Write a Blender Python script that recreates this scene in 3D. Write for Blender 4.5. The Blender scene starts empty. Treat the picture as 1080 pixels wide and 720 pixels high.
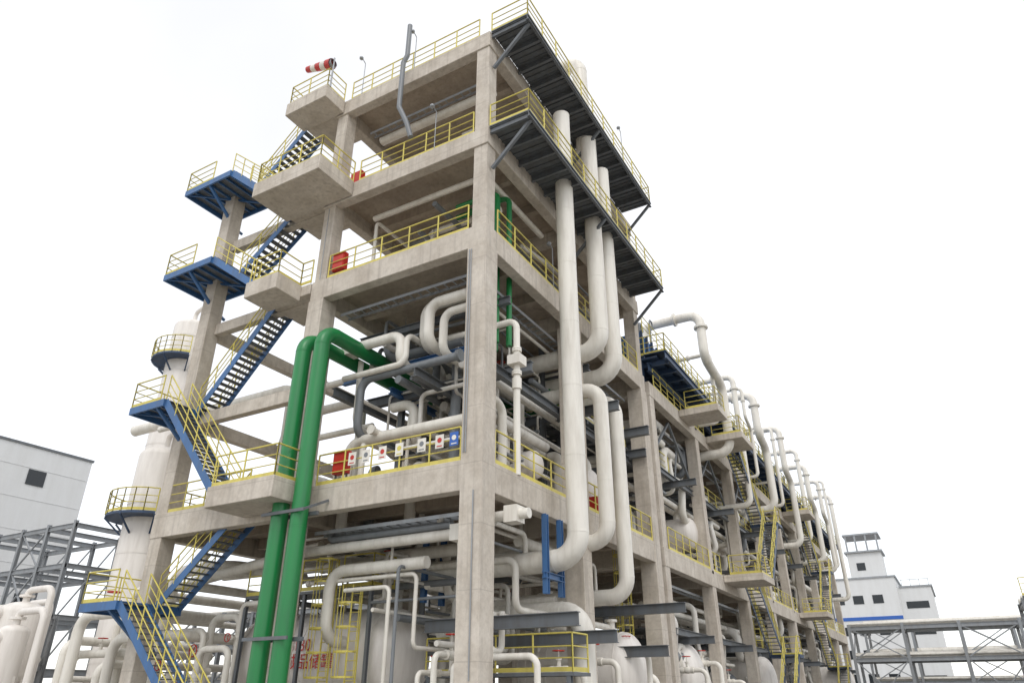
import bpy, math, random
from mathutils import Vector, Matrix
random.seed(7)
V=Vector
# ------------------------------------------------------------ materials
def new_mat(name):
    m=bpy.data.materials.new(name); m.use_nodes=True
    nt=m.node_tree; return m,nt,nt.nodes['Principled BSDF']
def painted(name,col,rough=.45,dirt=(.25,.2,.15),amt=.25,metal=0,scale=1.2,streak=True):
    m,nt,b=new_mat(name); N=nt.nodes; L=nt.links
    tc=N.new('ShaderNodeTexCoord'); mp=N.new('ShaderNodeMapping'); mp.inputs['Scale'].default_value=(2.5,2.5,.35) if streak else (1,1,1)
    L.new(tc.outputs['Object'],mp.inputs[0])
    n=N.new('ShaderNodeTexNoise'); n.inputs['Scale'].default_value=scale; n.inputs['Detail'].default_value=6; n.inputs['Roughness'].default_value=.62
    L.new(mp.outputs[0],n.inputs['Vector'])
    r=N.new('ShaderNodeValToRGB'); r.color_ramp.elements[0].position=.42; r.color_ramp.elements[1].position=.78
    r.color_ramp.elements[0].color=(0,0,0,1); r.color_ramp.elements[1].color=(amt,amt,amt,1)
    L.new(n.outputs['Fac'],r.inputs[0])
    mx=N.new('ShaderNodeMix'); mx.data_type='RGBA'; mx.inputs['A'].default_value=(*col,1); mx.inputs['B'].default_value=(*dirt,1)
    L.new(r.outputs[0],mx.inputs['Factor']); L.new(mx.outputs['Result'],b.inputs['Base Color'])
    b.inputs['Roughness'].default_value=rough; b.inputs['Metallic'].default_value=metal
    return m
def concrete(name,c1,c2,stain,lines=True,st_amt=.6):
    m,nt,b=new_mat(name); N=nt.nodes; L=nt.links
    tc=N.new('ShaderNodeTexCoord')
    def noise(scale,mapscale,detail=5,rough=.6):
        mp=N.new('ShaderNodeMapping'); mp.inputs['Scale'].default_value=mapscale; L.new(tc.outputs['Object'],mp.inputs[0])
        n=N.new('ShaderNodeTexNoise'); n.inputs['Scale'].default_value=scale; n.inputs['Detail'].default_value=detail; n.inputs['Roughness'].default_value=rough
        L.new(mp.outputs[0],n.inputs['Vector']); return n
    def ramp(a,lo,hi,ca=(0,0,0,1),cb=(1,1,1,1)):
        r=N.new('ShaderNodeValToRGB'); e=r.color_ramp.elements; e[0].position=lo; e[1].position=hi; e[0].color=ca; e[1].color=cb
        L.new(a,r.inputs[0]); return r
    big=noise(.45,(1,1,1)); fine=noise(7,(1,1,1),8,.7); st=noise(1.5,(3.4,3.4,.2),6,.6); blot=noise(1.1,(1,1,1),7,.65)
    m1=N.new('ShaderNodeMix'); m1.data_type='RGBA'; m1.inputs['A'].default_value=(*c1,1); m1.inputs['B'].default_value=(*c2,1)
    L.new(ramp(big.outputs['Fac'],.38,.62).outputs[0],m1.inputs['Factor'])
    m2=N.new('ShaderNodeMix'); m2.data_type='RGBA'; m2.blend_type='MULTIPLY'; m2.inputs['Factor'].default_value=.45
    L.new(m1.outputs['Result'],m2.inputs['A']); L.new(ramp(fine.outputs['Fac'],.3,.62,(.7,.68,.66,1),(1.08,1.07,1.05,1)).outputs[0],m2.inputs['B'])
    mb=N.new('ShaderNodeMix'); mb.data_type='RGBA'; mb.blend_type='MULTIPLY'; mb.inputs['Factor'].default_value=.6
    L.new(m2.outputs['Result'],mb.inputs['A']); L.new(ramp(blot.outputs['Fac'],.36,.6,(.76,.73,.69,1),(1.05,1.05,1.05,1)).outputs[0],mb.inputs['B'])
    m3=N.new('ShaderNodeMix'); m3.data_type='RGBA'; m3.inputs['B'].default_value=(*stain,1)
    L.new(mb.outputs['Result'],m3.inputs['A']); L.new(ramp(st.outputs['Fac'],.5,.75,(0,0,0,1),(st_amt,st_amt,st_amt,1)).outputs[0],m3.inputs['Factor'])
    last=m3
    if lines:
        sx=N.new('ShaderNodeSeparateXYZ'); L.new(tc.outputs['Object'],sx.inputs[0])
        md=N.new('ShaderNodeMath'); md.operation='MODULO'; md.inputs[1].default_value=1.83
        ad=N.new('ShaderNodeMath'); ad.operation='ADD'; ad.inputs[1].default_value=100.03; L.new(sx.outputs['Z'],ad.inputs[0]); L.new(ad.outputs[0],md.inputs[0])
        lt=N.new('ShaderNodeMath'); lt.operation='LESS_THAN'; lt.inputs[1].default_value=.03; L.new(md.outputs[0],lt.inputs[0])
        ml=N.new('ShaderNodeMath'); ml.operation='MULTIPLY'; ml.inputs[1].default_value=.35; L.new(lt.outputs[0],ml.inputs[0])
        m4=N.new('ShaderNodeMix'); m4.data_type='RGBA'; m4.inputs['B'].default_value=(*stain,1); L.new(m3.outputs['Result'],m4.inputs['A']); L.new(ml.outputs[0],m4.inputs['Factor']); last=m4
    L.new(last.outputs['Result'],b.inputs['Base Color']); b.inputs['Roughness'].default_value=.9
    bp=N.new('ShaderNodeBump'); bp.inputs['Strength'].default_value=.25; bp.inputs['Distance'].default_value=.02
    L.new(fine.outputs['Fac'],bp.inputs['Height']); L.new(bp.outputs[0],b.inputs['Normal'])
    return m
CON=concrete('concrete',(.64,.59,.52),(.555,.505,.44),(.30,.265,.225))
CONS=concrete('concrete_shaded_soffit',(.50,.43,.355),(.41,.35,.29),(.25,.21,.17),False)  # slab concrete in a darker, browner tone: interior shade put into the colour
WHITE=painted('white_pipe_paint',(.82,.79,.72),.45,(.38,.33,.26),.5)
WHITE2=painted('cladding_white',(.74,.72,.67),.4,(.36,.32,.27),.6)
PINKW=painted('tower_paint',(.82,.78,.73),.45,(.45,.4,.35),.45)
GREEN=painted('green_paint',(.016,.225,.062),.33,(.03,.13,.06),.7)
YEL=painted('yellow_paint',(.68,.585,.13),.5,(.33,.26,.1),.5)
BLUE=painted('blue_steel_paint',(.05,.15,.35),.45,(.06,.08,.12),.6)
DBLUE=painted('dark_blue_steel',(.035,.07,.14),.5,(.05,.045,.05),.6)
GREY=painted('grey_steel',(.14,.155,.17),.5,(.09,.075,.06),.6)
LGREY=painted('galvanised_steel',(.33,.35,.37),.4,(.2,.18,.16),.5,metal=.3)
MGREY=painted('mid_grey_pipe',(.2,.215,.23),.4,(.1,.1,.1),.5)
RED=painted('red_paint',(.55,.03,.02),.4,(.25,.03,.02),.4)
WALLW=painted('white_wall_panel',(.70,.71,.71),.6,(.48,.47,.44),.3,scale=.4)
DARK=painted('dark_glass',(.02,.025,.03),.2,(.04,.04,.04),.3)
SIGNB=painted('sign_blue',(.03,.12,.45),.4,(.03,.1,.3),.2)
GRND=concrete('ground_concrete',(.38,.365,.34),(.32,.305,.28),(.22,.21,.19),False)
# ------------------------------------------------------------ mesh builder
class MB:
    def __init__(s,name,mat,parent=None):
        s.n=name; s.m=mat; s.p=parent; s.v=[]; s.f=[]; s.s=[]
    def add(s,vs,fs,smooth=False):
        o=len(s.v); s.v.extend([tuple(a) for a in vs])
        for f in fs: s.f.append(tuple(i+o for i in f)); s.s.append(smooth)
    def box(s,x0,x1,y0,y1,z0,z1):
        x0,x1=sorted((x0,x1)); y0,y1=sorted((y0,y1)); z0,z1=sorted((z0,z1))
        s.add([(x0,y0,z0),(x1,y0,z0),(x1,y1,z0),(x0,y1,z0),(x0,y0,z1),(x1,y0,z1),(x1,y1,z1),(x0,y1,z1)],
              [(0,3,2,1),(4,5,6,7),(0,1,5,4),(1,2,6,5),(2,3,7,6),(3,0,4,7)])
    def beam(s,a,b,w,h):
        a=V(a); b=V(b); d=(b-a).normalized(); up=V((0,0,1))
        if abs(d.z)>.98: up=V((0,1,0))
        r=d.cross(up).normalized(); u=r.cross(d).normalized()
        vs=[]
        for p in (a,b):
            for i,j in ((-1,-1),(1,-1),(1,1),(-1,1)): vs.append(p+r*(i*w/2)+u*(j*h/2))
        s.add(vs,[(0,1,2,3),(7,6,5,4),(0,4,5,1),(1,5,6,2),(2,6,7,3),(3,7,4,0)])
    def ibeam(s,a,b,w,h,t=.025):
        a=V(a); b=V(b); d=(b-a).normalized(); up=V((0,0,1))
        if abs(d.z)>.98: up=V((0,1,0))
        r=d.cross(up).normalized(); u=r.cross(d).normalized()
        s.beam(a+u*(h/2-t/2),b+u*(h/2-t/2),w,t); s.beam(a-u*(h/2-t/2),b-u*(h/2-t/2),w,t); s.beam(a,b,t,h-2*t-.002)
    def tube(s,path,r,n=12,bend=None,caps=True,rings=0,ringw=.05,rr=1.018):
        pts=[V(p) for p in path]
        if bend is None: bend=r*3
        out=[pts[0]]
        for i in range(1,len(pts)-1):
            p=pts[i]; a=(pts[i-1]-p); c=(pts[i+1]-p)
            la,lc=a.length,c.length
            if la<1e-5 or lc<1e-5: continue
            a.normalize(); c.normalize()
            ang=a.angle(c)
            if ang>3.1: out.append(p); continue
            t=min(bend/math.tan(ang/2),la*.49,lc*.49)
            st=p+a*t; en=p+c*t
            R=t*math.tan(ang/2); cen=p+(a+c).normalized()*(R/math.sin(ang/2))
            k=7
            v0=st-cen; v1=en-cen; tot=v0.angle(v1); ax=v0.cross(v1).normalized()
            for j in range(k+1): out.append(cen+Matrix.Rotation(tot*j/k,3,ax)@v0)
        out.append(pts[-1])
        o2=[out[0]]
        for p in out[1:]:
            if (p-o2[-1]).length>1e-4:o2.append(p)
        out=o2
        d0=(out[1]-out[0]).normalized(); ref=V((0,0,1)) if abs(d0.z)<.9 else V((1,0,0))
        u=d0.cross(ref).normalized(); vs=[];prev=d0
        for i,p in enumerate(out):
            if i==0:d=d0
            elif i==len(out)-1:d=(out[i]-out[i-1]).normalized()
            else:d=((out[i]-out[i-1]).normalized()+(out[i+1]-out[i]).normalized()).normalized()
            q=prev.rotation_difference(d); u=(q@u); u=(u-d*u.dot(d)).normalized(); w=d.cross(u); prev=d
            for j in range(n):
                t=2*math.pi*j/n; vs.append(p+(u*math.cos(t)+w*math.sin(t))*r)
        fs=[]
        for i in range(len(out)-1):
            for j in range(n):
                fs.append((i*n+j,i*n+(j+1)%n,(i+1)*n+(j+1)%n,(i+1)*n+j))
        s.add(vs,fs,n>5)
        if caps:
            s.add(vs[:n],[tuple(reversed(range(n)))]); s.add(vs[-n:],[tuple(range(n))])
        if rings:
            for i in range(len(out)-1):
                a,b=out[i],out[i+1]; L=(b-a).length
                if L>rings*.8:
                    k=max(1,int(L/rings)); d=(b-a)/L
                    for j in range(k+1):
                        c=a+d*(L*j/k)
                        s.tube([c-d*ringw/2,c+d*ringw/2],r*rr,n)
    def flange(s,c,d,r,n=14):
        c=V(c); d=V(d).normalized()
        s.tube([c-d*.07,c-d*.006],r*1.5,n); s.tube([c+d*.006,c+d*.07],r*1.5,n)
    def lathe(s,base,prof,n=24,axis=V((0,0,1))):
        base=V(base); axis=axis.normalized(); ref=V((0,0,1)) if abs(axis.z)<.9 else V((1,0,0))
        u=axis.cross(ref).normalized(); w=axis.cross(u); vs=[]
        for r,h in prof:
            for j in range(n):
                t=2*math.pi*j/n; vs.append(base+axis*h+(u*math.cos(t)+w*math.sin(t))*max(r,.001))
        fs=[(i*n+j,i*n+(j+1)%n,(i+1)*n+(j+1)%n,(i+1)*n+j) for i in range(len(prof)-1) for j in range(n)]
        s.add(vs,fs,True)
    def done(s,bevel=0):
        me=bpy.data.meshes.new(s.n); me.from_pydata(s.v,[],s.f); me.polygons.foreach_set('use_smooth',s.s)
        me.materials.append(s.m); me.update()
        o=bpy.data.objects.new(s.n,me); bpy.context.collection.objects.link(o)
        if s.p is not None: o.parent=s.p
        if bevel:
            m=o.modifiers.new('bevel','BEVEL'); m.width=bevel; m.segments=1; m.limit_method='ANGLE'
        return o
def empty(name):
    e=bpy.data.objects.new(name,None); e.empty_display_size=.1; bpy.context.collection.objects.link(e); return e
def rail(b,pts,h=1.1,toe=True,closed=False,step=1.25,r=.03):
    pts=[V(p) for p in pts]
    if closed: pts=pts+[pts[0]]
    for a,c in zip(pts[:-1],pts[1:]):
        L=(c-a).length
        if L<.05: continue
        up=V((0,0,1))
        b.tube([a+up*h,c+up*h],r,6,caps=False); b.tube([a+up*h*.66,c+up*h*.66],r*.7,5,caps=False); b.tube([a+up*h*.36,c+up*h*.36],r*.7,5,caps=False)
        k=max(1,round(L/step))
        for i in range(k+1):
            p=a+(c-a)*i/k; b.tube([p,p+up*h],r,6,caps=False)
        if toe: b.beam(a+up*.08,c+up*.08,.012,.13)
def stair(bs,bt,br,p0,p1,w,r1=True,r2=True):
    p0=V(p0); p1=V(p1)
    hd=V((p1.x-p0.x,p1.y-p0.y,0)); d=hd.normalized(); lat=V((-d.y,d.x,0)); up=V((0,0,1))
    for sd in (-1,1):
        o=lat*(sd*w/2); bs.beam(p0+o-up*.1,p1+o-up*.1,.03,.3)
        if (sd<0 and r1) or (sd>0 and r2):
            L=(p1-p0).length
            for hh,rr in ((1.05,.028),(.7,.02),(.38,.02)): br.tube([p0+o+up*hh,p1+o+up*hh],rr,6,caps=False)
            k=max(2,round(L/1.1))
            for i in range(k+1):
                q=p0+(p1-p0)*i/k+o; br.tube([q,q+up*1.05],.026,6,caps=False)
    n=max(2,round((p1.z-p0.z)/.2))
    for i in range(n):
        q=p0+(p1-p0)*((i+.5)/n); a=q-lat*(w/2-.03); c=q+lat*(w/2-.03)
        bt.beam(a,c,.25,.035)
def valve(bw,br,c,axis,r):
    """gate valve: flanged body, bonnet, stem and handwheel"""
    c=V(c); axis=V(axis).normalized(); up=V((0,0,1)) if abs(axis.z)<.5 else V((0,-1,0))
    bw.flange(c-axis*r*2.4,axis,r,12); bw.flange(c+axis*r*2.4,axis,r,12)
    bw.lathe(c-axis*r*2.2,[(r*1.0,0),(r*1.45,r*1.2),(r*1.6,r*2.2),(r*1.45,r*3.2),(r*1.0,r*4.4)],12,axis)
    bw.tube([c,c+up*r*3.2],r*.7,10); bw.tube([c+up*r*3.2,c+up*r*3.7],r*1.1,10)
    bw.tube([c+up*r*3.7,c+up*r*6.5],r*.18,6)
    R=r*1.9; a=up.cross(axis).normalized(); q=[]
    for i in range(13): t=2*math.pi*i/12; q.append(c+up*r*6+(a*math.cos(t)+axis*math.sin(t))*R)
    br.tube(q,r*.2,6,bend=.001,caps=False)
    for t in (0,2.1,4.2): br.beam(c+up*r*6,c+up*r*6+(a*math.cos(t)+axis*math.sin(t))*R,r*.2,r*.2)
# ------------------------------------------------------------ levels
L2,L3,L4,RF=8.1,16.7,21.2,26.4
X0=-.38
# ============================================================ PROCESS BUILDING
bld=empty('process_plant_building')
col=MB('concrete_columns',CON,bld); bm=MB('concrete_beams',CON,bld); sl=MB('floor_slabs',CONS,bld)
def column(x,y,z0,z1,w): col.box(x-w/2,x+w/2,y-w/2,y+w/2,z0,z1)
XA=[X0,-8]; YA=[0,7,15]
for x in XA:
    for y in YA:
        column(x,y,0,L3-.9,.78); column(x,y,L3-.9,RF-.001,.6)
for y in YA: column(-15,y,0,L2 if y else 24.6,.66)
def floor(x0,x1,y0,y1,z,xs,ys,d=.85,w=.42,cw=.7,sub=True):
    e=.36
    sl.box(x0-e+.03,x1+e-.03,y0-e+.03,y1+e-.03,z-.18,z)
    for y in ys:
        yy=y-(.14 if y==y0 else 0)+(.14 if y==y1 else 0)
        bm.box(x0-e,x1+e,yy-w/2,yy+w/2,z-d,z-.181) if y not in(y0,y1) else bm.box(x0-e,x1+e,yy-w/2-.01,yy+w/2,z-d,z+.002)
    for x in xs:
        xx=x-(.14 if x==x0 else 0)+(.14 if x==x1 else 0)
        out=x in(x0,x1)
        for a,c in zip(ys[:-1],ys[1:]):
            lo=a+w/2-(.139 if a==y0 else -.001); hi=c-w/2+(.139 if c==y1 else -.001)
            bm.box(xx-w/2-(.01 if out else 0),xx+w/2+(.01 if out else 0),lo,hi,z-d+.003,z+.003 if out else z-.182)
    if sub:
        for a,c in zip(ys[:-1],ys[1:]):
            k=2 if c-a>6 else 1
            for i in range(1,k+1):
                y=a+(c-a)*i/(k+1); sl.box(x0+.2,x1-.2,y-.14,y+.14,z-.62,z-.183)
floor(-8,X0,0,15,RF,[-8,X0],YA,.8); floor(-8,X0,0,15,L4,[-8,X0],YA,.8); floor(-8,X0,0,15,L3,[-8,X0],YA,.9)
floor(-15,X0,0,15,L2,[-15,-8,X0],YA,.95)
YB=[16.4+8*i for i in range(9)]
for x in (X0,-8,-15):
    for y in YB: column(x,y,0,L3-.001,.66)
floor(-15,X0,YB[0],YB[-1],L2,[-15,-8,X0],YB,.9); floor(-15,X0,YB[0],YB[-1],L3,[-15,-8,X0],YB,.8)
for z in (L3,L4,12.4): bm.box(-14.67,-8.4,.1,.45,z-.55,z-.02)
for z in (12.4,L3): bm.box(-15.2,-14.8,.35,14.7,z-.6,z-.05)
column(-15,15,L2,L3,.6); column(-15,7,L2,L3,.6)
blk=MB('cantilever_landings',CON,bld)
for x0,x1,y0,z in ((-10.4,-7.9,-1.6,RF),(-10.5,-6.7,-2.4,L4),(-10.7,-8.9,-1.7,L3),(-10.1,-6.9,-2.1,L2)):
    blk.box(x0,x1,y0,-.39,z-.72,z); blk.box(x0,-8.4,-.388,1.6,z-.5,z-.02)
for y0,y1,z in ((26.5,29.5,L2),(26.5,29.5,L3),(21.0,23,L3),(50.5,53.5,L2),(50.5,53.5,L3)):
    blk.box(X0+.38,2.3,y0,y1,z-.4,z)
for o in (col,bm,blk): o.done(.018)
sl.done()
hr=MB('handrails',YEL,bld)
E=.28; EX=X0+.3
rail(hr,[(-7.6,-E,RF),(-.6,-E,RF)]); rail(hr,[(-7.9,.4,RF),(-7.9,15,RF)])
rail(hr,[(-6.5,-E,L4),(-.75,-E,L4)]); rail(hr,[(-7.6,-E,L3),(-.85,-E,L3)]); rail(hr,[(-6.8,-E,L2),(-.85,-E,L2)])
rail(hr,[(-15,-E,L2),(-10.2,-E,L2)]); rail(hr,[(-15.2,-E,L2),(-15.2,15,L2)])
rail(hr,[(EX,.5,L3),(EX,14.6,L3)]); rail(hr,[(EX,.5,L2),(EX,14.6,L2)])
rail(hr,[(-8.2,3,L4),(-8.2,14.6,L4)]); rail(hr,[(-8.2,3,L3),(-8.2,14.6,L3)])
for z in (L2,L3):
    rail(hr,[(EX,17,z),(EX,26.4,z)]); rail(hr,[(EX,29.6,z),(EX,50.4,z)]); rail(hr,[(EX,53.6,z),(EX,80.4,z)])
rail(hr,[(-10.3,.3,RF),(-10.3,-1.5,RF),(-7.98,-1.5,RF),(-7.98,-.4,RF)])
rail(hr,[(-10.4,-1.0,L4),(-10.4,-2.3,L4),(-6.8,-2.3,L4),(-6.8,-.35,L4)])
rail(hr,[(-10.6,-1.6,L3),(-9,-1.6,L3),(-9,-.4,L3),(-8.4,-.4,L3)])
rail(hr,[(-10,-2.0,L2),(-7,-2.0,L2),(-7,-.4,L2)])
for y0,y1,z in ((26.5,29.5,L2),(26.5,29.5,L3),(21,23,L3),(50.5,53.5,L2),(50.5,53.5,L3)):
    rail(hr,[(.4,y0+.08,z),(2.2,y0+.08,z),(2.2,y1-.08,z)])
sp=MB('steel_platforms',GREY,bld)
def cantilever(z,y0,y1,x1,x0=X0+.38):
    sp.box(x0,x1,y0,y1,z-.05,z)
    sp.ibeam((x1-.05,y0,z-.18),(x1-.05,y1,z-.18),.12,.24)
    y=y0+.1; 
    while y<y1:
        sp.ibeam((x0,y,z-.2),(x1-.1,y,z-.2),.12,.26); y+=1.1
    for i in range(0,60):
        yy=y0+.1+i*.28
        if yy<y1: sp.box(x0,x1-.12,yy,yy+.03,z-.1,z-.052)
    for y in (y0+.25,7,y1-.2):
        sp.beam((x0,y,z-1.9),(x1-.1,y,z-.3),.12,.12)
    rail(hr,[(x0,y0+.05,z),(x1-.05,y0+.05,z),(x1-.05,y1-.05,z),(x0,y1-.05,z)])
cantilever(RF+.02,-.3,14,1.75); cantilever(L4+.02,-.3,14.6,1.75)
ist=MB('intermediate_steelwork',GREY,bld)
for y in (2.8,7.9,11.4,14.4):
    ist.ibeam((-7.6,y,12.3),(1.3 if y in(7.9,11.4) else .05,y,12.3),.25,.4)
for y in (2,9): ist.ibeam((-7.6,y,14.8),(-.4,y,14.8),.2,.3)
for x in (-.9,-3.5,-7.3): ist.ibeam((x,.5,12.0),(x,14.5,12.0),.25,.35)
for y,z in ((2.6,3.7),(5.5,3.4),(10.5,3.2),(13.2,5.0)): ist.ibeam((-4,y,z),(1.6,y,z),.25,.4)
for y in YB[:-1]:
    for z in (4.2,12.2):
        ist.ibeam((-14.6,y+4,z),(.7,y+4,z),.22,.36)
    ist.ibeam((-.6,y+.4,12.5),(-.6,y+7.6,12.5),.2,.3); ist.ibeam((-.6,y+.4,4.5),(-.6,y+7.6,4.5),.2,.3)
    ist.beam((-.55,y+.5,12.9),(-.55,y+4,15.8),.12,.12); ist.beam((-.55,y+7.5,12.9),(-.55,y+4,15.8),.12,.12)
for i,y in enumerate(YB[:-1]):
    ist.box(-7.6,-.75,y+.4,y+(7.6 if i%3 else 4.2),12.66,12.7)
    if i%2==0: ist.box(-7.6,-.75,y+2,y+7.6,4.66,4.7)
    for k in range(7): ist.beam((-7.6,y+.5+k*1.1,12.58),(-.75,y+.5+k*1.1,12.58),.08,.14)
    ist.box(-14.6,-8.4,y+.4,y+7.6,12.3,12.34)
for x in (-2.2,-5.8): ist.ibeam((x,2.8,L2),(x,2.8,12.1),.2,.2); ist.ibeam((x,7.9,L2),(x,7.9,L3-.9),.2,.2)
ist.box(-7.5,-.8,8.2,14.2,12.52,12.56)
for k in range(6): ist.beam((-7.5,8.4+k*1.1,12.44),(-.8,8.4+k*1.1,12.44),.08,.14)
ist.done()
ih=MB('intermediate_handrails',YEL,bld)
rail(ih,[(-7.5,8.25,12.56),(-.9,8.25,12.56),(-.9,14.1,12.56)])
for i,y in enumerate(YB[:-1]): rail(ih,[(-.8,y+.5,12.7),(-.8,y+(7.5 if i%3 else 4.1),12.7)],step=1.8)
ih.done()
bst=MB('blue_pipe_supports',BLUE,bld)
for x,y,z in ((-5.2,1.9,13.1),(-5.2,5,13.1)): bst.ibeam((x-3,y,z),(x+3.4,y,z),.2,.3)
bst.ibeam((-5.8,2,12.3),(-5.8,5,12.3),.2,.25)
for x in (0.0,-4.9):
    bst.ibeam((x,3.65,4.6),(x,3.65,7.16),.18,.18); bst.ibeam((x,4.75,4.6),(x,4.75,7.16),.18,.18); bst.ibeam((x,3.5,5.18),(x,4.9,5.18),.16,.2)
bst.done()
ct=MB('cable_trays',LGREY,bld)
def tray(a,b_,w=.45):
    a=V(a); b_=V(b_); d=(b_-a).normalized(); lat=V((-d.y,d.x,0)) if abs(d.z)<.9 else V((1,0,0))
    for s in (-1,1): ct.beam(a+lat*(s*w/2),b_+lat*(s*w/2),.02,.12)
    L=(b_-a).length; k=int(L/.4)
    for i in range(k): 
        q=a+d*(i*.4+.2); ct.beam(q-lat*w/2,q+lat*w/2,.06,.02)
tray((-7.4,.75,6.7),(-.95,.75,6.7)); tray((-1.1,.8,15.2),(-1.1,14.5,15.2)); tray((-7.5,.8,15.4),(-.95,.8,15.4)); tray((-1.1,16.5,6.7),(-1.1,79,6.7)); tray((-1.1,16.5,15.3),(-1.1,79,15.3)); tray((-7.2,.9,25),(-.95,.9,25),.3)
for x,y,z0,z1 in ((X0-.2,-.42,L2+.2,L3-1),(X0-.28,-.42,L2+.2,L3-1),(-7.9,-.42,L3,L4-1),(X0+.12,-.42,2,L2-1)):
    ct.tube([(x,y,z0),(x,y,z1)],.02,6)
for z in (L2-1.2,L3-1.2,L4-1.0,RF-1.0):
    for x in (-6,-2.5): ct.box(x-.6,x+.6,3.4,3.55,z,z+.09); ct.tube([(x-.5,3.47,z+.09),(x-.5,3.47,z+.9)],.012,5); ct.tube([(x+.5,3.47,z+.09),(x+.5,3.47,z+.9)],.012,5)
ct.done()
hr.done(); sp.done()
# ============================================================ FIN-FAN COOLER BANK
ff=empty('air_cooler_bank')
a=MB('cooler_frame',DBLUE,ff); r2=MB('cooler_handrail',YEL,ff); f2=MB('cooler_bays',BLUE,ff); g2=MB('cooler_fans',LGREY,ff)
for i,y in enumerate(YB[:-1]):
    for x in (-12,-6,-.6): a.ibeam((x,y+.3,L3),(x,y+.3,18.2),.25,.25)
    a.box(-13,.4,y+.1,y+7.7,18.2,18.32)
    for k in range(6): a.ibeam((-13,y+.5+k*1.3,18.02),(.9,y+.5+k*1.3,18.02),.12,.3)
    f2.box(-11,-.55,y+.4,y+7.4,18.9,20.1)
    for k in range(9): a.box(-.54,-.4,y+.4+k*.86,y+.5+k*.86,18.4,20.2)
    a.beam((-.5,y+.5,L3+.2),(-.5,y+4,18),.1,.1)
    for x in (-9,-3.6):
        g2.lathe((x,y+4,18.33),[(1.6,0),(1.75,.2),(1.6,.55),(0,.56)],20)
a.ibeam((.9,YB[0],18.2),(.9,YB[-1],18.2),.18,.42); a.ibeam((-.1,YB[0],17.7),(-.1,YB[-1],17.7),.2,.5); a.box(-.3,.98,YB[0],YB[-1],18.43,18.47)
rail(r2,[(-5,YB[0]+.1,18.47),(.9,YB[0]+.1,18.47),(.9,YB[-1],18.47)])
rail(r2,[(-.4,YB[0]+.5,20.1),(-.4,YB[-1]-.7,20.1)],toe=False)
for o in (a,r2,f2,g2): o.done()
# ============================================================ FRONT STAIR
st=empty('external_steel_staircase')
s1=MB('stringers',BLUE,st); s2=MB('treads',GREY,st); s3=MB('stair_handrails',YEL,st)
YF,YBk=-1.1,.35
XR=-10.3
def landing(x0,x1,z,y0=-1.7,y1=1.0):
    s1.box(x0,x1,y0,y0+.08,z-.3,z); s1.box(x0,x1,y1-.08,y1,z-.3,z); s1.box(x0,x0+.08,y0+.081,y1-.081,z-.3,z-.001); s1.box(x1-.08,x1,y0+.081,y1-.081,z-.3,z-.001)
    s2.box(x0+.08,x1-.08,y0+.08,y1-.08,z-.06,z-.02)
    k=int((x1-x0)/.6)
    for i in range(1,k+1): s1.box(x0+i*(x1-x0)/(k+1)-.03,x0+i*(x1-x0)/(k+1)+.03,y0+.081,y1-.081,z-.18,z-.061)
    s1.beam((x0+.1,y0+.1,z-.2),(x1-.1,y1-.1,z-.2),.08,.08)
    rail(s3,[(x1-.1,y1-.04,z),(x0+.04,y1-.04,z),(x0+.04,y0+.04,z),(x0+1.9,y0+.04,z)])
    s1.beam((-14.9,y0+.1,z-.25),(-14.9,.0,z-1.5),.12,.12); s1.beam((x0+.1,.6,z-.25),(-14.9,.6,z-1.7),.12,.12)
mids=[(0,4.7,L2),(L2,12.4,L3),(L3,18.9,L4),(L4,23.7,RF)]
for z0,zm,z1 in mids:
    xs=-14.4 if zm-z0>3 else -13.4
    if z0==0: p0=(-9.0,YF,0)
    else: p0=(XR-.1,YF,z0)
    stair(s1,s2,s3,p0,(xs,YF,zm),1.0)
    stair(s1,s2,s3,(xs,YBk,zm),(XR-.1,YBk,z1),1.0)
    landing(-16.6,xs,zm)
for o in (s1,s2,s3): o.done()
for ys in (29.4,53.4):
    st=empty('external_steel_staircase')
    s1=MB('stringers',DBLUE,st); s2=MB('treads',GREY,st); s3=MB('stair_handrails',YEL,st)
    for z0,zm,z1 in ((0,4.1,L2),(L2,12.4,L3)):
        stair(s1,s2,s3,(1.85,ys,z0),(1.85,ys+4.6,zm),.8); stair(s1,s2,s3,(.9,ys+4.6,zm),(.9,ys,z1),.8)
        s1.box(.4,2.3,ys+4.6,ys+5.9,zm-.2,zm); rail(s3,[(.4,ys+5.8,zm),(2.25,ys+5.8,zm),(2.25,ys+4.6,zm)])
    for o in (s1,s2,s3): o.done()
# ============================================================ PIPES
def pipe(name,path,r,mat,rings=1.3,n=20,bend=None,flanges=()):
    e=empty(name); b=MB('pipe_run',mat,e); b.tube(path,r,n,rings=rings,bend=bend)
    for c,d in flanges: b.flange(c,d,r,n)
    b.done(); return e
pipe('green_cooling_water_pipe',[(-6.5,-1.15,0),(-6.5,-1.15,13.7),(-6.5,8.5,13.7),(-2,8.5,13.7)],.28,GREEN,rings=6,bend=.6)
pipe('green_cooling_water_pipe',[(-7.4,-1.15,0),(-7.4,-1.15,13.6),(-7.4,9.5,13.6),(-2,9.5,13.6)],.28,GREEN,rings=6,bend=.6)
e=empty('pipe_guide_bracket'); b=MB('bracket',GREY,e)
for z in (3.2,7.0): b.beam((-7.9,-.84,z),(-6.0,-.84,z),.1,.12); b.beam((-7.9,-1.47,z),(-6.0,-1.47,z),.06,.1)
for x in (-7.85,-6.05): b.beam((x,-1.47,7.0),(x,-.4,7.5),.08,.08)
b.done()
for x,y in ((-1.0,2.0),(-.75,2.5),(-1.4,2.6)):
    pipe('green_cooling_water_pipe',[(x,y,L3-3.5),(x,y,L4-1.2),(x-2,y,L4-1.2)],.11,GREEN,rings=4)
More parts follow.
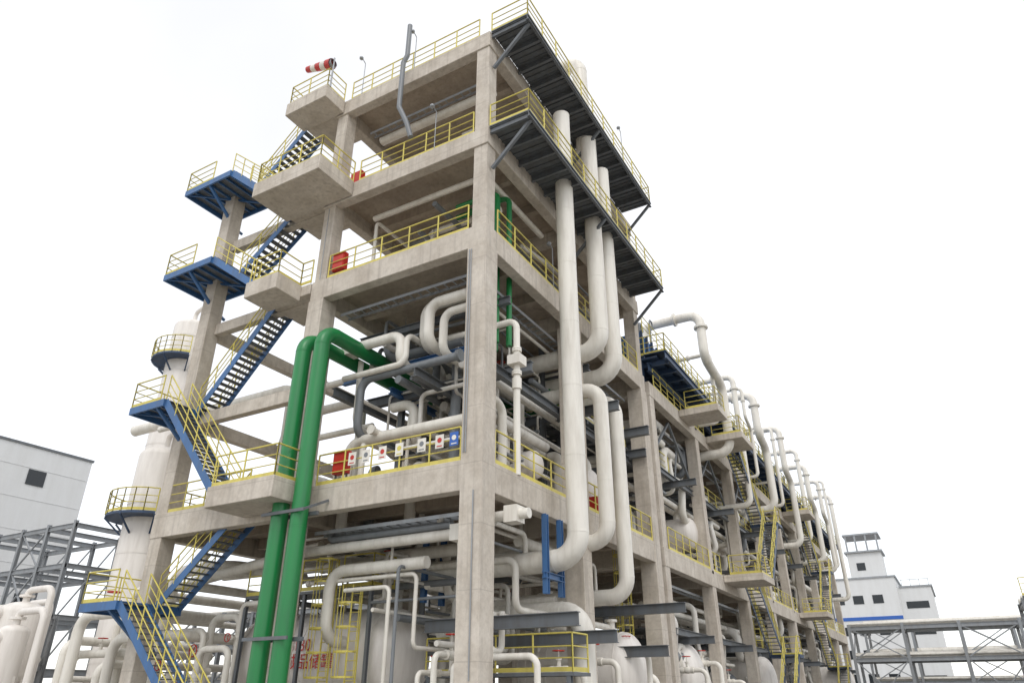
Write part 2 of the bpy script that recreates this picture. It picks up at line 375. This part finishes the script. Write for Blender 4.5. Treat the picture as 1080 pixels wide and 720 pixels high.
pipe('large_white_process_pipe',[(.95,4.2,25.0),(.95,4.2,5.7),(-6.3,4.2,5.7),(-6.3,9,5.7)],.37,WHITE,bend=.85,rings=2.4)
pipe('large_white_process_pipe',[(.95,7.2,25.9),(.95,7.2,14.6),(-5,7.2,14.6)],.38,WHITE,bend=.85,rings=2.4)
pipe('large_white_process_pipe',[(.95,8.6,25.0),(.95,8.6,14.0),(-5,8.6,14.0)],.38,WHITE,bend=.85,rings=2.4)
pipe('large_white_process_pipe',[(-2,7.3,12.95),(.75,7.3,12.95),(.75,7.3,6.8),(-7,7.3,6.8)],.3,WHITE,bend=.7)
pipe('large_white_process_pipe',[(-2,9.4,13.2),(.55,9.4,13.2),(.55,9.4,5.1),(-7,9.4,5.1)],.3,WHITE,bend=.7)
pipe('large_white_process_pipe',[(.1,6.2,1),(.1,6.2,4.3),(-7,6.2,4.3)],.36,WHITE,bend=.8)
pipe('white_overhead_pipe',[(-1.2,7.5,RF),(-1.2,7.5,31.8),(.6,7.5,31.8),(.6,7.5,25.2)],.38,WHITE,bend=.8)
pipe('white_process_pipe',[(-1.6,.95,14.9),(-3.3,.95,14.9),(-3.3,.95,13.3),(-3.3,7,13.3)],.2,WHITE,bend=.45)
pipe('white_process_pipe',[(-1,1.5,15.2),(-3.9,1.5,15.2),(-3.9,1.5,13.6),(-3.9,7,13.6)],.2,WHITE,bend=.45)
pipe('white_process_pipe',[(-1,1.2,14.5),(-2.8,1.2,14.5),(-2.8,1.2,12.9),(-2.8,6,12.9)],.16,WHITE,bend=.4)
pipe('white_process_pipe',[(-6.9,.9,13.9),(-4.5,.9,13.9),(-4.5,.9,12.7),(-4.5,8,12.7)],.2,WHITE,bend=.45)
pipe('white_process_pipe',[(-6.9,1.4,13.5),(-6.9,1.4,11.0),(-6.9,4,10.2),(-3,4,10.2)],.11,WHITE,bend=.3)
e=empty('white_process_pipe'); b=MB('pipe_run',WHITE,e)
b.tube([(-24,3.2,14.2),(-12.5,3.2,14.2),(-12.5,3.2,10.5),(-12.5,6,9.8)],.28,16,bend=.6,rings=2)
b.tube([(-20,2.0,13.2),(-6.8,2.0,13.2),(-6.8,2.0,13.9)],.14,12,bend=.35,rings=2)
b.tube([(-13.6,4,L2),(-13.6,4,12.4),(-11.4,4,13.2),(-9,4,13.2),(-9,4,L2)],.2,12,bend=.5,rings=2)
b.tube([(-11,2.5,L2),(-11,2.5,11.2),(-7,2.5,11.2)],.13,12,bend=.35,rings=2)
b.box(-7.3,-6.7,.65,1.2,13.6,14.15)
b.done()
e=pipe('white_valve_pipe',[(-3,1.9,13.8),(-.08,1.9,13.8),(-.08,1.9,L2)],.12,WHITE,bend=.35)
b=MB('valve_body',WHITE,e); b.box(-.33,.17,1.65,2.15,12.0,12.35); b.flange((-.08,1.9,11.7),(0,0,1),.12); b.flange((-.08,1.9,12.6),(0,0,1),.12); b.tube([(-.08,1.9,11.1),(-.08,1.9,11.5)],.17,14); b.done()
e=pipe('white_process_pipe',[(-9.5,.9,6.2),(-1,.9,6.2),(-.5,.9,6.55),(.1,.9,6.55),(.9,.9,6.55)],.16,WHITE,bend=.3)
b=MB('expansion_joint',WHITE,e); b.box(.15,.6,.65,1.15,6.3,6.8); b.box(-1.8,-1.3,.65,1.15,5.95,6.45); b.done()
pipe('grey_vent_pipe',[(-4.1,-.7,28.8),(-4.1,-.7,26.9),(-4.25,-.75,26.5),(-4.25,-.75,23.9),(-3.9,-.6,23.0),(-3.7,-.5,22.2)],.11,MGREY,rings=3,bend=.25)
def arch(y,rr,zt,zb,y2,xo=1.35):
    pth=[(-2.5,y,20.0),(-2.5,y,zt),(xo,y,zt)]
    if y2>y+.3: zm=zb+(zt-zb)*.55; pth+= [(xo,y,zm+.6),(xo,y2,zm),(xo,y2,zb)]
    else: pth+=[(xo,y,zb)]
    pth+=[(-2.5,pth[-1][1],zb)]
    e=empty('cooler_header_pipe'); b=MB('pipe_run',WHITE,e); b.tube(pth,rr,16,bend=rr*2.6,rings=2.2)
    b.flange((xo,y,zt-1.0),(0,0,1),rr); b.flange((-.3,y,zt),(1,0,0),rr); b.done()
arch(23.4,.3,23.9,15.6,27.0); arch(25.6,.13,22.0,17.2,25.6,1.15); arch(31.5,.2,22.6,13.2,31.5,1.2); arch(33.6,.12,22.4,16,35,1.3)
arch(37.5,.3,23.3,14.6,39.6); arch(40.8,.1,21.6,17,40.8,1.1); arch(44.5,.14,22.6,15.9,44.5,1.2); arch(47.6,.26,23.6,13.5,49.5)
arch(56,.2,23.8,15,56); arch(60.5,.26,23.4,14,62.6); arch(69,.22,23.8,14.2,71); arch(74,.15,25,15,74); arch(78.5,.24,24.2,12,78.5)
e=empty('cooler_vent_pipes'); b=MB('vents',MGREY,e)
for k in range(26):
    y=18+k*2.35+random.uniform(-.5,.5); zt=20.4+random.uniform(.6,2.4); b.tube([(-.9,y,20.1),(-.9,y,zt),(-.9,y+.5,zt),(-.9,y+.5,zt-.4)],random.choice([.05,.07,.1]),8,bend=.2)
b.done()
pw=empty('interior_pipework')
p1=MB('white_pipes',WHITE,pw); p2=MB('insulated_pipes',WHITE2,pw); p3=MB('grey_pipes',MGREY,pw); hw=MB('valve_handwheels',RED,pw)
for k in range(170):
    b=random.choice([p1,p1,p2,p3]); r=random.choice([.05,.07,.09,.12,.16,.2])
    seg=random.random()
    y=random.uniform(.8,14.2); z=random.choice([random.uniform(5,7),random.uniform(10.5,15.3),random.uniform(9,15)]); x=random.uniform(-14,-1) if z<8 else random.uniform(-7.6,-1)
    x2=random.uniform(-7.5,-1); y2=random.uniform(.8,14.2); z2=z+random.choice([-1.6,1.2,-2.2]); z2=min(z2,15.4)
    if 7<z2<8.6: z2=6.5
    if seg<.45: b.tube([(x,y,z),(x2,y,z),(x2,y,z2),(x2,y2,z2)],r,10,rings=1.5)
    elif seg<.8: b.tube([(x,y,z),(x,y2,z),(x,y2,z2),(x2,y2,z2)],r,10,rings=1.5)
    else: b.tube([(x,y,.2 if z<8 else L2),(x,y,z),(x,y2,z)],r,10,rings=1.5)
    if k%3==0: b.flange((x,y,z),(1,0,0) if seg<.45 else (0,1,0),r,10)
    if k%4==0 and .05<r<.17 and abs(x2-x)>1.5 and seg<.45: valve(b,hw,((x+x2)/2,y,z),(1,0,0),r)
for k in range(34):
    b=random.choice([p1,p2,p3]); r=random.choice([.05,.08,.12]); x=random.uniform(-7.4,-1); y=random.uniform(1,14); lv,top=random.choice([(L3,L4),(L4,RF)])
    z=random.uniform(top-1.9,top-1.1); y2=random.uniform(1,14)
    b.tube([(x,y,lv),(x,y,z),(x,y2,z)] if k%2 else [(x,y,z),(random.uniform(-7,-1),y,z),(x,y2,z)],r,10)
p1.tube([(-7.2,1.6,25.2),(-1,1.6,25.2)],.2,14,rings=2)
p1.tube([(-6.8,1.2,20.3),(-1.1,1.2,20.3),(-1.1,6,20.3)],.13,12); p1.tube([(-5.2,3,L3),(-5.2,3,20),(-1.5,3,20)],.16,12,rings=2)
for k,(x,z,r) in enumerate(((-3.3,2.3,.08),(-2.7,2.8,.1),(-2.0,2.5,.08),(-1.4,2.9,.1))):
    p1.tube([(x,1.4,0),(x,1.4,z),(x,3.2,z),(x,3.2,z+1.2)],r,12,bend=r*2.5); valve(p1,hw,(x,2.3,z),(0,1,0),r)
p1.tube([(-4.3,1.0,0),(-4.3,1.0,4.8),(-6.2,1.0,4.8)],.07,10); p3.tube([(-3.9,.9,0),(-3.9,.9,5.4),(-3.9,4,5.4)],.06,10)
p1.tube([(.4,2.2,0),(.4,2.2,2.7),(-2,2.2,2.7)],.1,12)
for k,(x,y) in enumerate(((.5,5.2),(.2,8.8),(.6,11),(.3,12.6),(.5,19),(.4,22),(.6,26))):
    z=2.4+.4*(k%3); p1.tube([(x,y,0),(x,y,z),(x-3,y,z)],.11,12); valve(p1,hw,(x-.9,y,z),(1,0,0),.1)
for k in range(330):
    b=random.choice([p1,p1,p2,p3,p3]); r=random.choice([.06,.09,.12,.16,.22,.26])
    y=random.uniform(17,79); z=random.choice([random.uniform(4.6,7),random.uniform(10,15.6),random.uniform(1,4),random.uniform(9,15.5)]); x=random.uniform(-7,-.8)
    q=random.random(); L=random.uniform(4,16); z2=min(15.5,z+random.choice([-1.6,1.3,-2.4,2]))
    if 7<z2<8.7: z2=9.2
    if q<.45: b.tube([(x,y,z),(x,min(y+L,80),z),(x,min(y+L,80),z2),(x-3,min(y+L,80),z2)],r,8,rings=2)
    elif q<.75: b.tube([(x-6,y,z),(random.uniform(-1,-.6),y,z),(-1,y,z2),(-1,y+2,z2)],r,8)
    else: b.tube([(x,y,0 if z<8 else L2),(x,y,z+.9),(x-4,y,z+.9)],r,8,rings=2)
for x,z in ((-1.6,5.6),(-2.2,5.6),(-2.9,5.7),(-1.3,11.5),(-1.9,11.5)): p1.tube([(x,16.6,z),(x,80,z)],.16,8,rings=4)
for o in (p1,p2,p3,hw): o.done()
# ============================================================ VESSELS
def dome(r,L,n=8,k=.5):
    pr=[]
    for i in range(n+1):
        t=math.pi/2*i/n; pr.append((r*math.sin(t),-r*k*math.cos(t)))
    for i in range(n+1):
        t=math.pi/2*i/n; pr.append((r*math.cos(t),L+r*k*math.sin(t)))
    return pr
def htank(c,r,L,axis='X',name='horizontal_storage_tank'):
    e=empty(name); b=MB('shell',PINKW,e); ax=V((1,0,0)) if axis=='X' else V((0,1,0))
    b.lathe(c,dome(r,L),36,ax)
    for t in (.02,.25,.5,.75,.98): b.tube([V(c)+ax*(L*t-.03),V(c)+ax*(L*t+.03)],r*1.012,36)
    b.done()
    s=MB('saddles',CON,e)
    for t in (.2,.8):
        p=V(c)+ax*(L*t)
        if axis=='X': s.box(p.x-.2,p.x+.2,p.y-r*.8,p.y+r*.8,0 if c[2]<8 else L2,p.z-r*.62)
        else: s.box(p.x-r*.8,p.x+r*.8,p.y-.2,p.y+.2,0 if c[2]<8 else L2,p.z-r*.62)
    s.done()
    w=MB('nozzles',WHITE,e)
    for t in (.15,.5,.85):
        p=V(c)+ax*(L*t); w.tube([p+V((0,0,r*.9)),p+V((0,0,r+.5))],.16,12); w.tube([p+V((0,0,r+.4)),p+V((0,0,r+.5))],.26,12)
    w.done()
    return e
t1=htank((-12.5,3.9,2.9),1.6,6.4); htank((-4.5,11.5,2.6),1.4,4.0); htank((-6,21,2.6),1.5,5); htank((-6,36,2.6),1.5,5.5); htank((-5,60,2.6),1.6,6.5)
htank((-6,11,10),.8,4.5); htank((-6,5.6,9.6),.55,4.6); htank((-6,24,10.2),.9,5); htank((-6,44,10.2),.9,5); htank((-13,5,9.9),.9,4,'Y'); htank((-6.5,6,L3+1.3),.7,4,'Y')
cu=bpy.data.curves.new('tank_number','FONT'); cu.body='5130\n成品储罐'; cu.size=.55; cu.extrude=.004; cu.materials.append(RED)
to=bpy.data.objects.new('tank_number',cu); bpy.context.collection.objects.link(to); to.location=(-9.8,3.9-1.63,3.1); to.rotation_euler=(math.radians(90),0,0); to.parent=t1
def ladder(x,y,z0,z1,name='caged_ladder'):
    e=empty(name); b=MB('ladder',YEL,e)
    for s in (-.22,.22): b.box(x+s-.025,x+s+.025,y-.02,y+.02,z0,z1)
    z=z0+.3
    while z<z1: b.tube([(x-.22,y,z),(x+.22,y,z)],.014,6); z+=.3
    z=z0+2.2
    pts=lambda z:[(x+.36*math.sin(t),y-.36+.36*math.cos(t),z) for t in [math.radians(a) for a in range(40,321,28)]]
    while z<=z1:
        q=pts(z)
        for a,c in zip(q[:-1],q[1:]): b.beam(a,c,.012,.06)
        z+=.75
    if z1-z0>3:
        for i in range(1,len(pts(0))-1,2): b.beam(pts(z0+2.2)[i],pts(z1)[i],.03,.012)
    b.done()
ladder(-7.5,1.75,0,6.0); ladder(-6.3,1.75,0,5.0); ladder(-1.4,14.2,0,L2); ladder(-1,38,0,L2)
e=empty('tank_access_platform'); b=MB('deck',GREY,e); b.box(-12,-5.8,1.9,3.2,4.95,5.05); b.box(-4.5,1.0,3.4,4.6,2.2,2.3)
for x in (-12,-9,-5.9): b.ibeam((x,2,0),(x,2,4.95),.12,.12)
for x in (-4.4,.8): b.ibeam((x,3.5,0),(x,3.5,2.2),.15,.15)
b.done(); b=MB('platform_handrail',YEL,e); rail(b,[(-12,1.95,5.05),(-7.8,1.95,5.05)]); rail(b,[(-7.2,1.95,5.05),(-5.85,1.95,5.05),(-5.85,3.15,5.05)]); rail(b,[(-4.5,3.45,2.3),(.95,3.45,2.3),(.95,4.55,2.3)]); b.done()
def tower(x,y,r,h,plats,ang=(150,330)):
    e=empty('distillation_column'); b=MB('shell',PINKW,e)
    pr=[(r*1.15,0),(r,1.5)]+[(r,h-r*.5)]+[(r*math.cos(t),h-r*.5+r*.5*math.sin(t)) for t in [math.pi/2*i/8 for i in range(1,9)]]
    b.lathe((x,y,0),pr,32)
    z=3
    while z<h-1: b.tube([(x,y,z-.04),(x,y,z+.04)],r*1.012,32,caps=False); z+=2.4
    b.tube([(x,y,h),(x,y,h+.7),(x+1.2*r,y-.3,h+.7),(x+1.25*r,y-.3,h-4)],.14,10)
    b.done(); d=MB('platform',DBLUE,e); rl=MB('platform_handrail',YEL,e)
    for z in plats:
        R=r+.85; A=[math.radians(a) for a in range(ang[0],ang[1]+1,15)]
        for a,c in zip(A[:-1],A[1:]):
            q=[(x+rr*math.cos(t),y+rr*math.sin(t)) for rr,t in ((r,a),(R,a),(R,c),(r,c))]
            d.add([(px,py,z-.12) for px,py in q]+[(px,py,z) for px,py in q],[(0,3,2,1),(4,5,6,7),(0,1,5,4),(1,2,6,5),(2,3,7,6),(3,0,4,7)])
        for a in A[::3]: d.beam((x+r*math.cos(a),y+r*math.sin(a),z-.9),(x+R*math.cos(a),y+R*math.sin(a),z-.15),.07,.07)
        rail(rl,[(x+R*math.cos(t),y+R*math.sin(t),z) for t in A],toe=True)
    d.done(); rl.done()
tower(-22.5,4.2,1.2,13.3,[9.6]); tower(-27.5,7.4,1.1,23.6,[20.6])
def vvessel(x,y,r,z0,z1):
    e=empty('vertical_pressure_vessel'); b=MB('shell',PINKW,e)
    b.lathe((x,y,z0),[(q,h+r*.5) for q,h in dome(r,z1-z0-r)],28); 
    for a in range(3): t=a*2.1+.4; b.beam((x+r*.9*math.cos(t),y+r*.9*math.sin(t),0),(x+r*.9*math.cos(t),y+r*.9*math.sin(t),z0+r),.14,.14)
    b.tube([(x,y,z1-.1),(x,y,z1+.5),(x+2,y,z1+.5),(x+2,y,0)],.15,10); b.tube([(x,y,z1+.2),(x,y,z1+.3)],.32,14)
    b.tube([(x,y-.2,z1-.6),(x,y-r-.3,z1-.6)],.3,14); b.done()
vvessel(-26,1.2,1.0,2.0,5.6); vvessel(-29.5,3.2,.9,1.8,5.4); vvessel(-23.5,-.2,.6,1.8,4.4)
lp=empty('yard_pipework'); b=MB('white_pipes',WHITE,lp); hw=MB('valve_handwheels',RED,lp)
for x,y,z,r in ((-19.5,.2,4.6,.22),(-18.4,1.5,5.6,.18),(-17.6,.6,3.7,.2),(-20.8,1,3.2,.16),(-17.2,2.4,6.4,.25)):
    b.tube([(x,y,0),(x,y,z),(x+3.5,y,z),(x+3.5,y+4,z)],r,12,rings=1.4); b.tube([(x-.6,y,0),(x-.6,y,z-.9),(x-.6,y+6,z-.9)],r*.8,12,rings=1.4)
    valve(b,hw,(x+1.8,y,z),(1,0,0),r*.6)
for x,y,z,r in ((-15.2,1.6,3.9,.12),(-14,2.2,4.4,.14),(-13.2,1.2,3.2,.12),(-12.2,2.0,4.8,.1)):
    b.tube([(x,y,0),(x,y,z),(x+1.6,y,z),(x+1.6,y,z-1.4),(x+1.6,y+.5,z-1.4)],r,12,rings=1.4); valve(b,hw,(x,y,z-1.2),(0,0,1),r*.8)
b.tube([(-15.5,2,5.8),(-8.5,2,6.6)],.2,14,rings=1.3); b.tube([(-15.5,3.6,6.3),(-3,3.6,6.3)],.22,14,rings=1.3)
b.done(); hw.done()
e=empty('yard_platform'); b=MB('deck',GREY,e); b.box(-34,-25,-1.2,0,2.4,2.5)
for x in (-34,-31,-28,-25.1): b.box(x-.08,x+.08,-1.1,-.94,0,2.4)
b.done(); b=MB('handrail',YEL,e); rail(b,[(-34,-1.15,2.5),(-25,-1.15,2.5),(-25,0,2.5)]); b.done()
# ============================================================ BACKGROUND
def pipe_rack(name,x0,x1,y0,y1,levels,step,pipes=True,mat=LGREY):
    e=empty(name); b=MB('steel_frame',mat,e); p=MB('rack_pipes',WHITE,e)
    n=max(1,round((x1-x0)/step)); top=max(levels)
    for i in range(n+1):
        x=x0+(x1-x0)*i/n
        for y in (y0,y1): b.ibeam((x,y,0),(x,y,top+.3),.22,.22)
        for z in levels: b.ibeam((x,y0,z),(x,y1,z),.18,.3)
        b.beam((x,y0,levels[0]),(x,y1,levels[-1]),.08,.08)
    for z in levels:
        for y in (y0,y1): b.ibeam((x0,y,z-.02),(x1,y,z-.02),.16,.3)
        if pipes:
            for k in range(5): p.tube([(x0,y0+.4+k*(y1-y0-.8)/4,z+.35),(x1,y0+.4+k*(y1-y0-.8)/4,z+.35)],random.choice([.1,.15,.2,.28]),8,rings=5)
    for i in range(n):
        a=x0+(x1-x0)*i/n; c=x0+(x1-x0)*(i+1)/n
        if i%2==0:
            for u,v in zip(([0]+levels)[:-1],levels): b.beam((a,y0,u),(c,y0,v),.09,.09); b.beam((c,y0,u),(a,y0,v),.09,.09)
    b.done(); p.done(); return e
pipe_rack('pipe_rack',3.5,60,52,56,[4.4,6.8],4)
pipe_rack('pipe_rack',3,60,70,74,[3.0,5.5,8.2],4.5)
pipe_rack('pipe_rack',15.5,40,42,46,[3.2,5.2,7.2],3.0)
pipe_rack('pipe_rack',-48,-36,8,13,[3,6,9,11.5],3,pipes=False)
pipe_rack('pipe_rack',-44,-30,2,5,[3.0,5.2],3)
pipe_rack('pipe_rack',-40,-16,19,24,[2.6,4.8,6.8],3)
e=empty('rack_walkway'); b=MB('deck',GREY,e); b.box(15.5,40,41,41.8,7.5,7.56); b.done(); b=MB('handrail',YEL,e); rail(b,[(15.5,41,7.56),(40,41,7.56)],step=2); b.done()
wh=empty('white_warehouse'); b=MB('walls',WALLW,wh)
b.box(-95,-55,-14,18.4,0,21.2); b.done()
t=MB('roof_trim',GREY,wh); t.box(-95.1,-54.9,-14.1,18.5,21.2,21.4); t.done()
t=MB('windows',DARK,wh)
for y,z,w in ((13.2,18,1.5),(9.3,10.8,1.5),(2.2,18,1.5),(15,8,1.2)): t.box(-54.99,-54.93,y,y+w,z,z+1.3)
t.done(); t=MB('panel_joints',WALLW,wh)
for i in range(8): t.box(-54.998,-54.97,-13.9,18.3,2.6*i+1.2,2.6*i+1.225)
t.done()
of=empty('white_plant_building'); b=MB('walls',WALLW,of)
b.box(-30,3.6,139,160,0,22); b.box(-12,9.2,141,160,0,20.2); b.box(-3.8,2.2,139.5,146,22,27); b.done()
t=MB('roof_frame',LGREY,of)
for x in (-3.5,-1.8,.1,2.0):
    t.box(x-.15,x+.15,139.4,139.6,27,30.2)
t.box(-4,2.5,139.3,146,30.2,30.5); t.box(-4.2,2.6,139,146.5,26.9,27.2); t.box(-30.2,3.9,138.8,160,22,22.3); t.box(3.9,9.5,140.8,160,20.2,20.5)
for x in (4.5,6,7.5,9): t.box(x-.04,x+.04,141,141.1,20.5,21.6)
t.box(4.4,9.1,141,141.1,21.55,21.63); t.done()
t=MB('windows',DARK,of)
for z in (4,8,12,17.5):
    for i in range(9): t.box(-28+i*3.4,-26.2+i*3.4,138.93,139.01,z,z+1.5)
for z in (4,8,12,16.5): t.box(4.6,8.3,140.93,141.01,z,z+1.2)
t.box(-2.4,-.9,139.43,139.51,23.6,25); t.done(); t=MB('blue_band',SIGNB,of); t.box(-30,3.65,138.9,138.995,14.6,15.2); t.done()
# ============================================================ SMALL OBJECTS
e=empty('windsock'); b=MB('pole',LGREY,e); b.tube([(-7.9,-1.4,RF),(-7.9,-1.4,RF+1.8)],.04,8); b.tube([(-7.9,-1.4,RF+1.5),(-8.05,-1.4,RF+1.5)],.2,12,caps=False); b.done()
for i in range(5):
    b=MB('sock_red' if i%2==0 else 'sock_white',RED if i%2==0 else WHITE,e); x=-8.0-i*.33
    b.lathe((x,-1.4,RF+1.5+i*.1),[(.25-.02*i,0),(.23-.02*i,-.33)],12,V((1,0,-.3))); b.done()
def cabinet(x,y,z,n='fire_hose_cabinet'):
    e=empty(n); b=MB('case',RED,e); b.box(x-.3,x+.3,y-.12,y+.12,z+.35,z+1.15); b.box(x-.26,x+.26,y-.14,y-.121,z+.4,z+1.1); b.done(); b=MB('legs',GREY,e); b.box(x-.27,x-.22,y,y+.05,z,z+.35); b.box(x+.22,x+.27,y,y+.05,z,z+.35); b.done()
cabinet(-5.9,-.1,L2); cabinet(-7.2,-.1,L3); cabinet(-7.2,.3,L4); cabinet(-1,10,L2)
def sign(x,z,mat,y=-.36):
    e=empty('safety_sign'); b=MB('plate',SIGNB if mat is SIGNB else WHITE,e); b.box(x-.16,x+.16,y-.012,y,z+.5,z+.94); b.done()
    sm=WHITE if mat is SIGNB else mat
    b=MB('symbol',sm,e); b.tube([(x,y-.018,z+.76),(x,y-.013,z+.76)],.085,16); b.box(x-.1,x+.1,y-.018,y-.013,z+.55,z+.585); b.done()
for i,x in enumerate((-1.05,-1.6,-2.3,-3.2,-3.9,-4.6,-5.2)): sign(x,L2,[SIGNB,RED,MGREY,YEL,RED,MGREY,RED][i])
for p in ((-4,-.3,RF),(-7,-.3,RF),(1.7,10,RF),(-2.6,-.3,L4),(X0+.3,5,L3)):
    e=empty('platform_lamp'); b=MB('post',LGREY,e); x,y,z=p; b.tube([(x,y,z),(x,y,z+2.0),(x+.0,y-.3,z+2.15)],.02,6,bend=.1); b.lathe((x,y-.3,z+2.0),[(0,0),(.09,.02),(.1,.1),(.04,.17),(0,.18)],10); b.done()
g=MB('ground',GRND); g.add([(-1500,-1500,0),(1500,-1500,0),(1500,1500,0),(-1500,1500,0)],[(0,1,2,3)]); g.done()
ROAD=painted('asphalt',(.06,.06,.06),.9,(.09,.085,.08),.5,streak=False)
g=MB('road',ROAD); g.box(6,14,-200,300,.001,.004); g.done()
g=MB('kerb',CON); g.box(5.8,5.99,-200,300,0,.13); g.done()
# ============================================================ LIGHT / WORLD
w=bpy.data.worlds.new('World'); bpy.context.scene.world=w; w.use_nodes=True; nt=w.node_tree; N=nt.nodes; L=nt.links
for n in list(N): N.remove(n)
out=N.new('ShaderNodeOutputWorld'); sky=N.new('ShaderNodeTexSky'); sky.sky_type='NISHITA'; sky.sun_disc=False
SE,SA=math.radians(50),math.radians(150)
sky.sun_elevation=SE; sky.sun_rotation=SA
b1=N.new('ShaderNodeBackground'); b1.inputs[1].default_value=.05; L.new(sky.outputs[0],b1.inputs[0])
tc=N.new('ShaderNodeTexCoord'); nz=N.new('ShaderNodeTexNoise'); nz.inputs['Scale'].default_value=1.3; nz.inputs['Detail'].default_value=5; nz.inputs['Roughness'].default_value=.5
L.new(tc.outputs['Generated'],nz.inputs['Vector']); rp_=N.new('ShaderNodeValToRGB'); rp_.color_ramp.elements[0].position=.28; rp_.color_ramp.elements[1].position=.58
rp_.color_ramp.elements[0].color=(.84,.83,.82,1); rp_.color_ramp.elements[1].color=(1,.985,.97,1); L.new(nz.outputs['Fac'],rp_.inputs[0])
b2=N.new('ShaderNodeBackground'); b2.inputs[1].default_value=1.1; L.new(rp_.outputs[0],b2.inputs[0])
ad=N.new('ShaderNodeAddShader'); L.new(b1.outputs[0],ad.inputs[0]); L.new(b2.outputs[0],ad.inputs[1]); L.new(ad.outputs[0],out.inputs[0])
sd=bpy.data.lights.new('sun','SUN'); sd.energy=.9; sd.angle=math.radians(25); sd.color=(1,.96,.9)
so=bpy.data.objects.new('sun',sd); bpy.context.collection.objects.link(so)
d=V((math.sin(SA)*math.cos(SE),math.cos(SA)*math.cos(SE),math.sin(SE))); so.rotation_euler=d.to_track_quat('Z','Y').to_euler()
# ============================================================ CAMERA
cd=bpy.data.cameras.new('camera'); cd.lens=25; cd.sensor_width=36; cd.clip_end=4000
co=bpy.data.objects.new('camera',cd); bpy.context.collection.objects.link(co)
co.location=(11.1,-17.8,1.6); co.rotation_euler=(math.radians(90+26.6),0,math.radians(30)); bpy.context.scene.camera=co
sc=bpy.context.scene; sc.view_settings.view_transform='Standard'; sc.view_settings.look='None'; sc.view_settings.exposure=0
